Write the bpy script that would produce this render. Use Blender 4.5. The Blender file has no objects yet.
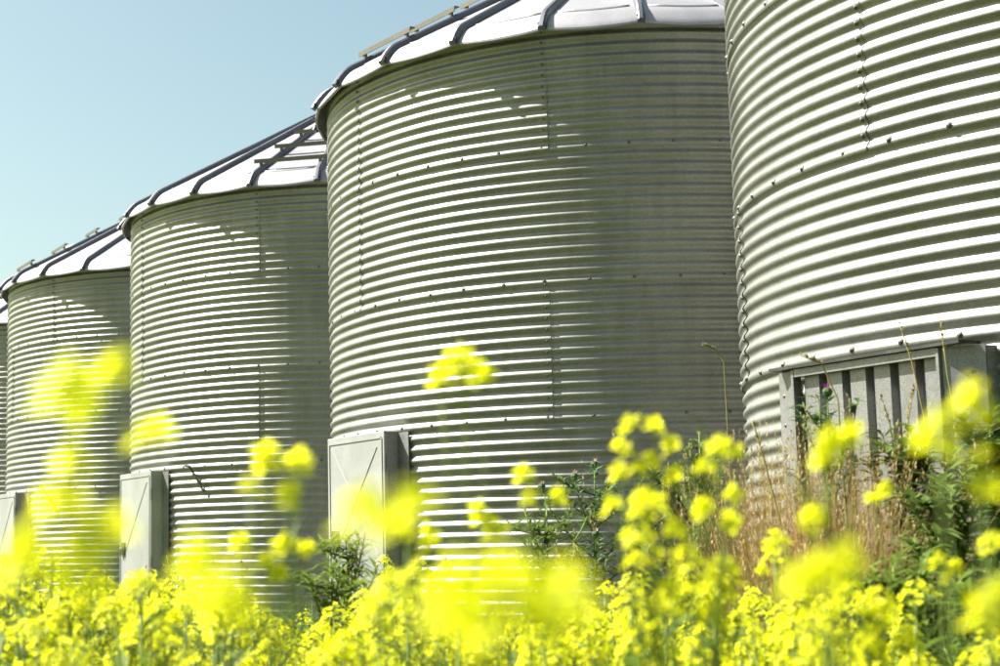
import bpy, math, random
import numpy as np
from math import sin, cos, radians, pi, hypot
from mathutils import Matrix, Vector

random.seed(7)
rng = np.random.default_rng(11)
scene = bpy.context.scene
COL = scene.collection

# ------------------------------------------------------------------ camera
CZ = 0.93
FPX, PITCH, ROLL = 1631.07, 0.13134, -0.02611
_F = Vector((0, cos(PITCH), sin(PITCH)))
_U0 = Vector((0, -sin(PITCH), cos(PITCH)))
_R0 = Vector((1, 0, 0))
_R = _R0 * cos(ROLL) + _U0 * sin(ROLL)
_U = -_R0 * sin(ROLL) + _U0 * cos(ROLL)
CAM = Vector((0, 0, CZ))
cam_data = bpy.data.cameras.new('camera')
cam = bpy.data.objects.new('camera', cam_data)
COL.objects.link(cam)
cam_data.sensor_width = 36.0
cam_data.lens = 36.0 * FPX / 1000.0
cam_data.clip_start = 0.05
cam_data.clip_end = 4000
cam_data.dof.use_dof = True
cam_data.dof.focus_distance = 9.0
cam_data.dof.aperture_fstop = 5.6
m = Matrix.Identity(4)
for i in range(3):
    m[i][0], m[i][1], m[i][2], m[i][3] = _R[i], _U[i], -_F[i], CAM[i]
cam.matrix_world = m
scene.camera = cam

# ------------------------------------------------------------------ sky, sun, exposure
SUN_PSI, SUN_EL = 100.0, 49.5          # bearing of the sun from -Y towards -X, elevation
sdir = Vector((-sin(radians(SUN_PSI)) * cos(radians(SUN_EL)),
               -cos(radians(SUN_PSI)) * cos(radians(SUN_EL)), sin(radians(SUN_EL))))
world = bpy.data.worlds.new('World')
scene.world = world
world.use_nodes = True
wn = world.node_tree
for n in list(wn.nodes):
    wn.nodes.remove(n)
sky = wn.nodes.new('ShaderNodeTexSky')
sky.sky_type = 'NISHITA'
sky.sun_disc = False
sky.sun_elevation = radians(SUN_EL)
sky.sun_rotation = math.atan2(sdir.x, sdir.y)
sky.altitude = 0
sky.air_density = 1.0
sky.dust_density = 2.5
sky.ozone_density = 0.6
bg = wn.nodes.new('ShaderNodeBackground')
bg.inputs['Strength'].default_value = 0.0535
out = wn.nodes.new('ShaderNodeOutputWorld')
tint = wn.nodes.new('ShaderNodeMix'); tint.data_type = 'RGBA'; tint.blend_type = 'MULTIPLY'
tint.inputs['Factor'].default_value = 1.0
tint.inputs['B'].default_value = (0.96, 1.0, 0.80, 1)
wn.links.new(sky.outputs[0], tint.inputs['A'])
wn.links.new(tint.outputs['Result'], bg.inputs['Color'])
wn.links.new(bg.outputs[0], out.inputs['Surface'])

sun_data = bpy.data.lights.new('sun', 'SUN')
sun_data.energy = 5.0
sun_data.angle = radians(0.53)
sun_data.color = (1.0, 0.965, 0.89)
sun = bpy.data.objects.new('sun', sun_data)
COL.objects.link(sun)
sun.location = (-20, 4, 20)
sun.rotation_euler = sdir.to_track_quat('Z', 'Y').to_euler()

scene.view_settings.view_transform = 'Standard'
scene.view_settings.look = 'None'
scene.view_settings.exposure = 1.98
scene.view_settings.gamma = 1.0
scene.view_settings.use_curve_mapping = False

# ------------------------------------------------------------------ helpers
def ray(px, py):
    return (_F + _R * ((px - 500) / FPX) + _U * ((333 - py) / FPX))

def at(px, py, d):
    """point on the line of sight of a pixel at forward distance d"""
    r = ray(px, py)
    return CAM + r * (d / r.y)

def px_of(P):
    v = Vector(P) - CAM
    d = v.dot(_F)
    return 500 + FPX * v.dot(_R) / d, 333 - FPX * v.dot(_U) / d

def link(o, parent=None):
    COL.objects.link(o)
    if parent is not None:
        o.parent = parent
    return o

def mesh(name, verts, faces, mats, smooth=False, mat_idx=None, loose=False):
    me = bpy.data.meshes.new(name)
    me.from_pydata([tuple(v) for v in verts], [], [tuple(f) for f in faces])
    if not isinstance(mats, (list, tuple)):
        mats = [mats]
    for mt in mats:
        me.materials.append(mt)
    if smooth:
        me.polygons.foreach_set('use_smooth', [True] * len(me.polygons))
    if mat_idx is not None:
        me.polygons.foreach_set('material_index', list(mat_idx))
    me.update()
    return me

def obj(name, me, parent=None, loc=None, rot=None, scale=None):
    o = bpy.data.objects.new(name, me)
    if loc is not None: o.location = loc
    if rot is not None: o.rotation_euler = rot
    if scale is not None: o.scale = scale
    return link(o, parent)

def tag(o, label=None, cat=None, group=None, kind=None):
    if label: o['label'] = label
    if cat: o['category'] = cat
    if group: o['group'] = group
    if kind: o['kind'] = kind
    return o

def empty(name, loc, label, cat, group=None, rotz=0.0):
    o = bpy.data.objects.new(name, None)
    o.empty_display_size = 0.1
    o.location = loc
    o.rotation_euler = (0, 0, rotz)
    link(o)
    return tag(o, label, cat, group)

class MB:
    """collects simple shapes into one mesh"""
    def __init__(s):
        s.v = []; s.f = []; s.mi = []
    def add(s, verts, faces, mi=0):
        b = len(s.v)
        s.v += [tuple(q) for q in verts]
        s.f += [tuple(b + i for i in f) for f in faces]
        s.mi += [mi] * len(faces)
    def box(s, c, ax, ay, az, hx, hy, hz, mi=0):
        """oriented box: centre, unit axes, half sizes"""
        c = Vector(c)
        vs = []
        for i in (-1, 1):
            for j in (-1, 1):
                for k in (-1, 1):
                    vs.append(c + ax * (i * hx) + ay * (j * hy) + az * (k * hz))
        fs = [(0, 1, 3, 2), (4, 6, 7, 5), (0, 4, 5, 1), (2, 3, 7, 6), (0, 2, 6, 4), (1, 5, 7, 3)]
        s.add(vs, fs, mi)
    def tube(s, pts, rads, n=6, mi=0, cap=True):
        pts = [Vector(p) for p in pts]
        rings = []
        vs = []
        for i, p in enumerate(pts):
            a = pts[max(i - 1, 0)]; b = pts[min(i + 1, len(pts) - 1)]
            t = (b - a).normalized()
            u = t.cross(Vector((0.31, 0.87, 0.13)))
            if u.length < 1e-3: u = t.cross(Vector((1, 0, 0)))
            u.normalize(); w = t.cross(u)
            for k in range(n):
                th = 2 * pi * k / n
                vs.append(p + (u * cos(th) + w * sin(th)) * rads[i])
        fs = []
        for i in range(len(pts) - 1):
            for k in range(n):
                a = i * n + k; b = i * n + (k + 1) % n
                fs.append((a, b, b + n, a + n))
        if cap:
            fs.append(tuple(range(n - 1, -1, -1)))
            fs.append(tuple(range((len(pts) - 1) * n, len(pts) * n)))
        s.add(vs, fs, mi)
    def mesh(s, name, mats, smooth=False):
        return mesh(name, s.v, s.f, mats, smooth, s.mi)
    def build(s, name, mats, parent=None, smooth=False, **k):
        return obj(name, s.mesh(name, mats, smooth), parent, **k)

# ------------------------------------------------------------------ materials
def new_mat(name):
    mt = bpy.data.materials.new(name)
    mt.use_nodes = True
    nt = mt.node_tree
    for n in list(nt.nodes):
        nt.nodes.remove(n)
    o = nt.nodes.new('ShaderNodeOutputMaterial')
    return mt, nt, o

def N(nt, typ, **kw):
    n = nt.nodes.new(typ)
    for k, v in kw.items():
        setattr(n, k, v)
    return n

def metal(name, base, metallic, rough, spangle=0.12, streak=0.18, scale=90.0, grime=(0.13, 0.125, 0.095)):
    mt, nt, o = new_mat(name)
    L = nt.links.new
    tc = N(nt, 'ShaderNodeTexCoord')
    p = N(nt, 'ShaderNodeBsdfPrincipled')
    oi = N(nt, 'ShaderNodeObjectInfo')
    va = N(nt, 'ShaderNodeVectorMath', operation='ADD')
    comb = N(nt, 'ShaderNodeVectorMath', operation='SCALE')
    L(oi.outputs['Location'], comb.inputs[0]); comb.inputs['Scale'].default_value = 1.37
    L(tc.outputs['Object'], va.inputs[0]); L(comb.outputs[0], va.inputs[1])
    vo = N(nt, 'ShaderNodeTexVoronoi'); vo.inputs['Scale'].default_value = scale
    L(va.outputs[0], vo.inputs['Vector'])
    sep = N(nt, 'ShaderNodeSeparateColor'); L(vo.outputs['Color'], sep.inputs[0])
    mp = N(nt, 'ShaderNodeMapping'); mp.inputs['Scale'].default_value = (9, 9, 0.8)
    L(va.outputs[0], mp.inputs['Vector'])
    ns = N(nt, 'ShaderNodeTexNoise'); ns.inputs['Scale'].default_value = 1.0
    ns.inputs['Detail'].default_value = 6; ns.inputs['Roughness'].default_value = 0.65
    L(mp.outputs[0], ns.inputs['Vector'])
    nb = N(nt, 'ShaderNodeTexNoise'); nb.inputs['Scale'].default_value = 2.3
    nb.inputs['Detail'].default_value = 5
    L(va.outputs[0], nb.inputs['Vector'])
    # spangle value
    mr = N(nt, 'ShaderNodeMapRange')
    mr.inputs['To Min'].default_value = 1 - spangle; mr.inputs['To Max'].default_value = 1 + spangle
    L(sep.outputs[0], mr.inputs['Value'])
    bc = N(nt, 'ShaderNodeVectorMath', operation='SCALE')
    bc.inputs[0].default_value = base
    L(mr.outputs[0], bc.inputs['Scale'])
    r1 = N(nt, 'ShaderNodeMapRange'); r1.inputs['From Min'].default_value = 0.48; r1.inputs['From Max'].default_value = 0.78
    r1.inputs['To Max'].default_value = streak * 2.2
    L(ns.outputs['Fac'], r1.inputs['Value'])
    mx = N(nt, 'ShaderNodeMix', data_type='RGBA')
    L(r1.outputs[0], mx.inputs['Factor']); L(bc.outputs[0], mx.inputs['A']); mx.inputs['B'].default_value = (*grime, 1)
    n3 = N(nt, 'ShaderNodeTexNoise'); n3.inputs['Scale'].default_value = 1.6; n3.inputs['Detail'].default_value = 7; n3.inputs['Roughness'].default_value = 0.6
    L(va.outputs[0], n3.inputs['Vector'])
    r3 = N(nt, 'ShaderNodeMapRange'); r3.inputs['From Min'].default_value = 0.35; r3.inputs['From Max'].default_value = 0.65
    r3.inputs['To Min'].default_value = 0.84; r3.inputs['To Max'].default_value = 1.12
    L(n3.outputs['Fac'], r3.inputs['Value'])
    m3 = N(nt, 'ShaderNodeVectorMath', operation='SCALE')
    L(mx.outputs['Result'], m3.inputs[0]); L(r3.outputs[0], m3.inputs['Scale'])
    L(m3.outputs[0], p.inputs['Base Color'])
    p.inputs['Metallic'].default_value = metallic
    rr = N(nt, 'ShaderNodeMapRange'); rr.inputs['From Min'].default_value = 0.3; rr.inputs['From Max'].default_value = 0.7
    rr.inputs['To Min'].default_value = rough - 0.07; rr.inputs['To Max'].default_value = rough + 0.1
    L(nb.outputs['Fac'], rr.inputs['Value']); L(rr.outputs[0], p.inputs['Roughness'])
    bp = N(nt, 'ShaderNodeBump'); bp.inputs['Strength'].default_value = 0.06; bp.inputs['Distance'].default_value = 0.01
    L(nb.outputs['Fac'], bp.inputs['Height']); L(bp.outputs[0], p.inputs['Normal'])
    L(p.outputs[0], o.inputs['Surface'])
    return mt

M_WALL = metal('galvanised_wall', (0.197, 0.201, 0.184), 0.38, 0.43, spangle=0.10, streak=0.26)
M_ROOF = metal('galvanised_roof', (0.27, 0.266, 0.285), 0.4, 0.45, spangle=0.05, streak=0.08)
M_RIB = metal('galvanised_rib', (0.105, 0.11, 0.13), 0.5, 0.45, streak=0.15)
M_DOOR = metal('galvanised_door', (0.235, 0.24, 0.235), 0.2, 0.5, spangle=0.05, streak=0.22, grime=(0.22, 0.225, 0.21))
M_PANEL = metal('spangled_panel', (0.19, 0.19, 0.187), 0.5, 0.45, spangle=0.20, streak=0.15, scale=170)
M_RUNG = metal('weathered_rung', (0.09, 0.085, 0.06), 0.4, 0.5)
M_BOLT = metal('dull_bolt', (0.09, 0.085, 0.075), 0.5, 0.5)
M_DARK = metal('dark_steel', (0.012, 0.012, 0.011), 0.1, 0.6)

def leafy(name, cols, rough=0.55, trans=0.35, noise=6.0, tcol=None, rnd=0.25):
    """thin plant tissue: diffuse + translucent, colour varied by noise and by object"""
    mt, nt, o = new_mat(name)
    L = nt.links.new
    tc = N(nt, 'ShaderNodeNewGeometry')
    ns = N(nt, 'ShaderNodeTexNoise'); ns.inputs['Scale'].default_value = noise; ns.inputs['Detail'].default_value = 3
    L(tc.outputs['Position'], ns.inputs['Vector'])
    ramp = N(nt, 'ShaderNodeValToRGB')
    els = ramp.color_ramp.elements
    k = len(cols)
    while len(els) < k: els.new(0.5)
    for i, c in enumerate(cols):
        els[i].position = 0.3 + 0.4 * i / max(1, k - 1); els[i].color = (*c, 1)
    oi = N(nt, 'ShaderNodeObjectInfo')
    ad = N(nt, 'ShaderNodeMath', operation='MULTIPLY_ADD')
    ad.inputs[1].default_value = rnd; L(oi.outputs['Random'], ad.inputs[0])
    sb = N(nt, 'ShaderNodeMath', operation='SUBTRACT'); sb.inputs[1].default_value = rnd / 2
    L(ns.outputs['Fac'], sb.inputs[0]); L(sb.outputs[0], ad.inputs[2])
    L(ad.outputs[0], ramp.inputs['Fac'])
    p = N(nt, 'ShaderNodeBsdfPrincipled'); p.inputs['Roughness'].default_value = rough
    p.inputs['Specular IOR Level'].default_value = 0.25
    L(ramp.outputs['Color'], p.inputs['Base Color'])
    t = N(nt, 'ShaderNodeBsdfTranslucent')
    if tcol: t.inputs['Color'].default_value = (*tcol, 1)
    else: L(ramp.outputs['Color'], t.inputs['Color'])
    mx = N(nt, 'ShaderNodeMixShader'); mx.inputs['Fac'].default_value = trans
    L(p.outputs[0], mx.inputs[1]); L(t.outputs[0], mx.inputs[2])
    L(mx.outputs[0], o.inputs['Surface'])
    return mt

M_PETAL = leafy('yellow_petal', [(0.66, 0.61, 0.008), (0.73, 0.72, 0.010), (0.78, 0.78, 0.03)], trans=0.56, noise=30, tcol=(0.82, 0.85, 0.012))
M_BUD = leafy('flower_bud', [(0.38, 0.42, 0.02), (0.55, 0.55, 0.02)], trans=0.2, noise=40)
M_STEM = leafy('plant_stem', [(0.11, 0.17, 0.03), (0.17, 0.23, 0.04)], trans=0.15, noise=10)
M_LEAF = leafy('plant_leaf', [(0.075, 0.125, 0.02), (0.14, 0.20, 0.03)], trans=0.4, noise=14)
M_GRASS = leafy('grass_blade', [(0.05, 0.105, 0.018), (0.09, 0.165, 0.028), (0.18, 0.22, 0.05)], trans=0.35, noise=16.0)
M_DRY = leafy('dry_grass_stem', [(0.20, 0.10, 0.035), (0.36, 0.21, 0.075), (0.30, 0.27, 0.09), (0.50, 0.40, 0.20)], trans=0.3, noise=28.0)
M_SEED = leafy('seed_head', [(0.20, 0.20, 0.06), (0.30, 0.24, 0.09)], trans=0.2, noise=12)
M_WEED = leafy('weed_leaf', [(0.055, 0.095, 0.018), (0.11, 0.155, 0.03)], trans=0.3, noise=12)
M_THIST = leafy('thistle_leaf', [(0.06, 0.11, 0.04), (0.10, 0.16, 0.06)], trans=0.3, noise=12)
M_PINK = leafy('thistle_bloom', [(0.46, 0.26, 0.26), (0.55, 0.40, 0.34)], trans=0.2, noise=60)
M_PURPLE = leafy('thistle_purple', [(0.26, 0.03, 0.20), (0.36, 0.08, 0.28)], trans=0.2, noise=60)

def ground_mat():
    mt, nt, o = new_mat('field_ground')
    L = nt.links.new
    g = N(nt, 'ShaderNodeNewGeometry')
    n1 = N(nt, 'ShaderNodeTexNoise'); n1.inputs['Scale'].default_value = 1.7; n1.inputs['Detail'].default_value = 8; n1.inputs['Roughness'].default_value = 0.7
    n2 = N(nt, 'ShaderNodeTexNoise'); n2.inputs['Scale'].default_value = 9; n2.inputs['Detail'].default_value = 6
    L(g.outputs['Position'], n1.inputs['Vector']); L(g.outputs['Position'], n2.inputs['Vector'])
    r = N(nt, 'ShaderNodeValToRGB')
    e = r.color_ramp.elements
    e[0].position = 0.3; e[0].color = (0.07, 0.055, 0.03, 1)
    e[1].position = 0.62; e[1].color = (0.14, 0.17, 0.035, 1)
    x = e.new(0.45); x.color = (0.09, 0.12, 0.03, 1)
    x = e.new(0.75); x.color = (0.30, 0.28, 0.05, 1)
    ad = N(nt, 'ShaderNodeMath', operation='MULTIPLY_ADD'); ad.inputs[1].default_value = 0.5
    sb = N(nt, 'ShaderNodeMath', operation='SUBTRACT'); sb.inputs[1].default_value = 0.25
    L(n2.outputs['Fac'], ad.inputs[0]); L(n1.outputs['Fac'], sb.inputs[0]); L(sb.outputs[0], ad.inputs[2])
    L(ad.outputs[0], r.inputs['Fac'])
    p = N(nt, 'ShaderNodeBsdfPrincipled'); p.inputs['Roughness'].default_value = 0.9
    L(r.outputs['Color'], p.inputs['Base Color'])
    bp = N(nt, 'ShaderNodeBump'); bp.inputs['Strength'].default_value = 0.6; bp.inputs['Distance'].default_value = 0.05
    L(n2.outputs['Fac'], bp.inputs['Height']); L(bp.outputs[0], p.inputs['Normal'])
    L(p.outputs[0], o.inputs['Surface'])
    return mt

def concrete_mat():
    mt, nt, o = new_mat('pad_concrete')
    L = nt.links.new
    g = N(nt, 'ShaderNodeNewGeometry')
    n1 = N(nt, 'ShaderNodeTexNoise'); n1.inputs['Scale'].default_value = 6; n1.inputs['Detail'].default_value = 8
    L(g.outputs['Position'], n1.inputs['Vector'])
    r = N(nt, 'ShaderNodeValToRGB')
    r.color_ramp.elements[0].color = (0.22, 0.21, 0.19, 1); r.color_ramp.elements[1].color = (0.40, 0.39, 0.36, 1)
    L(n1.outputs['Fac'], r.inputs['Fac'])
    p = N(nt, 'ShaderNodeBsdfPrincipled'); p.inputs['Roughness'].default_value = 0.9
    L(r.outputs['Color'], p.inputs['Base Color'])
    L(p.outputs[0], o.inputs['Surface'])
    return mt
M_CONC = concrete_mat()

# ------------------------------------------------------------------ ground
def build_ground():
    # one sheet to the horizon, finer and gently uneven near the camera
    xs = np.concatenate([[-1500, -400, -120, -50], np.linspace(-24, 24, 97), [50, 120, 400, 1500]])
    ys = np.concatenate([[-1500, -400, -100, -30], np.linspace(-12, 36, 97), [60, 130, 400, 1500]])
    V = []; F = []
    for y in ys:
        for x in xs:
            near = max(0.0, 1 - max(abs(x) / 24, abs(y - 12) / 24) ** 4)
            z = near * 0.025 * (sin(x * 1.3 + 0.7 * y) + sin(y * 1.9 - x * 0.6)) - 0.03 * near
            V.append((x, y, z - 0.02))
    nx = len(xs)
    for j in range(len(ys) - 1):
        for i in range(nx - 1):
            F.append((j * nx + i, j * nx + i + 1, (j + 1) * nx + i + 1, (j + 1) * nx + i))
    o = obj('ground', mesh('ground', V, F, ground_mat(), True))
    tag(o, kind='structure')
build_ground()

# ------------------------------------------------------------------ grain bins
RB = 2.185            # wall radius at the corrugation crests
RING = 0.8128         # one ring of wall sheets: 12 corrugations
NC = 12
PIT = RING / NC
AMP = 0.0092
BASE = 0.058
NR = 5
TOP = BASE + NR * RING
RE = 2.268            # eave radius
ZE = CZ + 3.108       # eave height
SLOPE = math.tan(radians(29.6))
BINS = [(3.337, 7.633), (0.965, 11.686), (-1.342, 15.661), (-3.647, 19.457), (-5.95, 23.27)]

def dirv(psi, z=0.0):
    return Vector((-sin(radians(psi)), -cos(radians(psi)), z))

_sheet = {}
def sheet_mesh(span, big):
    """corrugated wall sheet from psi=0 to psi=span, z from 0 to RING (crests at both edges)"""
    key = (round(span, 2), big)
    if key in _sheet: return _sheet[key]
    lap = 0.9
    na = max(6, int(span / (1.5 if big else 2.5)))
    per = 10 if big else 8
    nz = NC * per
    extra = 2                                   # laps a little below the sheet's lower row of bolts
    A = np.linspace(-lap, span, na + 1)
    ph = span * 1.7
    Z = np.arange(-extra, nz + 1) * (PIT / per)
    V = []
    for z in Z:
        t = 1 - max(0.0, min(1.0, z / RING))
        for a in A:
            r = RB - AMP + AMP * cos(2 * pi * z / PIT) + 0.0034 * t ** 3 + 0.0045 * min(1.0, max(0.0, 1 - a / span)) ** 8
            r += 0.0012 * sin(0.11 * a + ph) * sin(5.1 * z + 0.05 * a + ph) + 0.0007 * sin(0.37 * a - 3.3 * z + ph)
            V.append((-r * sin(radians(a)), -r * cos(radians(a)), z))
    n = na + 1
    F = []
    for j in range(len(Z) - 1):
        for i in range(na):
            F.append((j * n + i, (j + 1) * n + i, (j + 1) * n + i + 1, j * n + i + 1))
    me = mesh('wall_sheet', V, F, M_WALL, True)
    _sheet[key] = me
    return me

def bolt_geom(mb, c, nrm, s=0.0095):
    """domed hexagonal bolt head standing proud of the sheet, with a washer"""
    nrm = nrm.normalized()
    u = nrm.cross(Vector((0, 0, 1))).normalized(); w = nrm.cross(u)
    V = []
    for h, rr in ((-0.004, s * 1.5), (0.003, s * 1.5), (0.003, s), (s * 0.8, s * 0.9), (s * 1.05, s * 0.45)):
        for k in range(6):
            th = pi / 3 * k
            V.append(c + nrm * h + (u * cos(th) + w * sin(th)) * rr)
    F = []
    for j in range(4):
        for k in range(6):
            a = j * 6 + k; b = j * 6 + (k + 1) % 6
            F.append((a, b, b + 6, a + 6))
    F.append(tuple(range(24, 30)))
    mb.add(V, F)

_bolt = MB(); bolt_geom(_bolt, Vector((0, 0, 0)), Vector((0, -1, 0)))
BOLT_ME = _bolt.mesh('bolt', M_BOLT, True)

def roof_z(r):
    """roof profile: straight slope, bent down over the last hand's width"""
    r0 = RE - 0.10
    z0 = ZE + 0.11
    if r <= r0: return z0 + (r0 - r) * SLOPE
    t = (r - r0) / (RE - r0)
    return z0 - (RE - r0) * (SLOPE * t + (1.1 - SLOPE) * t * t)

RR = [0.30, 0.7, 1.1, 1.5, 1.85, 2.05, RE - 0.10, RE - 0.075, RE - 0.05, RE - 0.025, RE]

def panel_mesh(w):
    """one wedge of the roof, w degrees wide, dished between its ribs, with a turned-down lip"""
    na = 6
    V = []; F = []
    for r in RR:
        for i in range(na + 1):
            a = w * (i / na - 0.5)
            e = abs(2 * i / na - 1)
            dish = -0.012 * (1 - e * e) * min(1, r / 1.0)
            lip = -0.010 * (1 - e * e) * max(0, (r - (RE - 0.1)) / 0.1)
            V.append((-r * sin(radians(a)), -r * cos(radians(a)), roof_z(r) + dish + lip))
    n = na + 1
    # drip edge: folded under and back to the wall
    for dr, dz in ((0.0, -0.012), (-0.016, -0.016)):
        for i in range(n):
            a = w * (i / na - 0.5); e = abs(2 * i / na - 1)
            r = RE + dr
            V.append((-r * sin(radians(a)), -r * cos(radians(a)), roof_z(RE) - 0.022 * (1 - e * e) + dz))
    nr = len(RR) + 2
    for j in range(nr - 1):
        for i in range(na):
            F.append((j * n + i, j * n + i + 1, (j + 1) * n + i + 1, (j + 1) * n + i))
    me = mesh('roof_panel', V, F, M_ROOF, True)
    for p_ in me.polygons:
        if p_.index >= (len(RR) - 1) * na: p_.use_smooth = False
    return me

def crease_mesh(w):
    """pressed bead across the panel a little above the lip"""
    mb = MB()
    for r, a0, a1 in ((RE - 0.19, -0.40, 0.33), (RE - 0.17, -0.40, 0.40)):
        pts = []
        for i in range(7):
            f = a0 + (a1 - a0) * i / 6
            a = w * f
            e = abs(2 * f)
            rr = r + 0.025 * (0.5 - abs(f)) 
            pts.append(Vector((-rr * sin(radians(a)), -rr * cos(radians(a)), roof_z(rr) - 0.012 * (1 - e * e) + 0.001)))
        mb.tube(pts, [0.006] * 7, 5)
    return mb.mesh('pressed_bead', M_ROOF, True)

def rib_mesh():
    """hat-shaped standing rib following the roof profile and curling over the eave"""
    V = []; F = []
    prof = [(-0.026, 0.001), (-0.021, 0.030), (-0.011, 0.040), (0.011, 0.040), (0.021, 0.030), (0.026, 0.001)]
    rs = RR + [RE + 0.012]
    for r in rs:
        z = roof_z(r)
        dz = (roof_z(r - 0.01) - roof_z(r + 0.01)) / 0.02
        nx = Vector((0, -dz, 1)).normalized()          # outward normal of the roof in the -y plane
        taper = 0.55 + 0.45 * min(1, r / 1.2)
        for x, h in prof:
            V.append((x * taper, -r - dz * 0 + 0 * h + (nx.y) * h, z + nx.z * h))
    n = len(prof)
    for j in range(len(rs) - 1):
        for i in range(n - 1):
            F.append((j * n + i, j * n + i + 1, (j + 1) * n + i + 1, (j + 1) * n + i))
    F.append(tuple(range((len(rs) - 1) * n, len(rs) * n)))
    return mesh('roof_rib', V, F, M_RIB, False)

def cap_mesh():
    mb = MB()
    rr = -0.036
    c = Vector((0, -RE - 0.016, roof_z(RE) + 0.008))
    mb.box(c, Vector((1, 0, 0)), Vector((0, 1, 0)), Vector((0, 0, 1)), 0.025, 0.010, 0.020)
    return mb.mesh('rib_end', M_DARK)

NP = 24
PANEL = panel_mesh(360 / NP)
CREASE = crease_mesh(360 / NP)
RIB = rib_mesh()
RIBCAP = cap_mesh()

def peak_mesh():
    V = []; F = []
    prof = [(0.34, roof_z(0.34) + 0.03), (0.34, roof_z(0.34) + 0.14), (0.38, roof_z(0.34) + 0.15), (0.30, roof_z(0.34) + 0.22), (0.0, roof_z(0.34) + 0.34)]
    n = 24
    for r, z in prof:
        for k in range(n):
            V.append((r * cos(2 * pi * k / n), r * sin(2 * pi * k / n), z))
    for j in range(len(prof) - 1):
        for k in range(n):
            F.append((j * n + k, j * n + (k + 1) % n, (j + 1) * n + (k + 1) % n, (j + 1) * n + k))
    return mesh('peak_cap', V, F, M_ROOF, True)
PEAK = peak_mesh()

def rung_mesh(w, r):
    """angle-iron roof step lying across the panel between two ribs"""
    mb = MB()
    half = r * math.tan(radians(w / 2)) + 0.05
    z = roof_z(r) + 0.075
    X = Vector((1, 0, 0)); Y = Vector((0, 1, 0)); Z = Vector((0, 0, 1))
    mb.box((0, -r * cos(radians(w / 2)), z + 0.012), X, Y, Z, half, 0.003, 0.017)
    mb.box((0, -r * cos(radians(w / 2)) + 0.021, z + 0.030), X, Y, Z, half, 0.018, 0.003)
    for s in (-1, 1):
        mb.box((s * (half - 0.06), -r * cos(radians(w / 2)) + 0.012, z - 0.03), X, Y, Z, 0.012, 0.010, 0.036)
    return mb.mesh('roof_step', M_RUNG)
STEPS = [rung_mesh(360 / NP, r) for r in (2.09, 1.70, 1.31, 0.92)]

def ring_foundation():
    V = []; F = []
    n = 72
    for r, z in ((RB + 0.28, -0.10), (RB + 0.28, BASE - 0.016), (RB + 0.26, BASE - 0.002), (0.0, BASE - 0.002)):
        for k in range(n):
            V.append((r * cos(2 * pi * k / n), r * sin(2 * pi * k / n), z))
    for j in range(3):
        for k in range(n):
            F.append((j * n + k, j * n + (k + 1) % n, (j + 1) * n + (k + 1) % n, (j + 1) * n + k))
    return mesh('foundation', V, F, M_CONC, False)
FOUND = ring_foundation()

DOOR_PSI = 57.5
def door_axes():
    n = dirv(DOOR_PSI)                           # outward
    t = Vector((-n.y, n.x, 0)) * 1.0             # to the right as seen by the camera
    return n, t, Vector((0, 0, 1))

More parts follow.
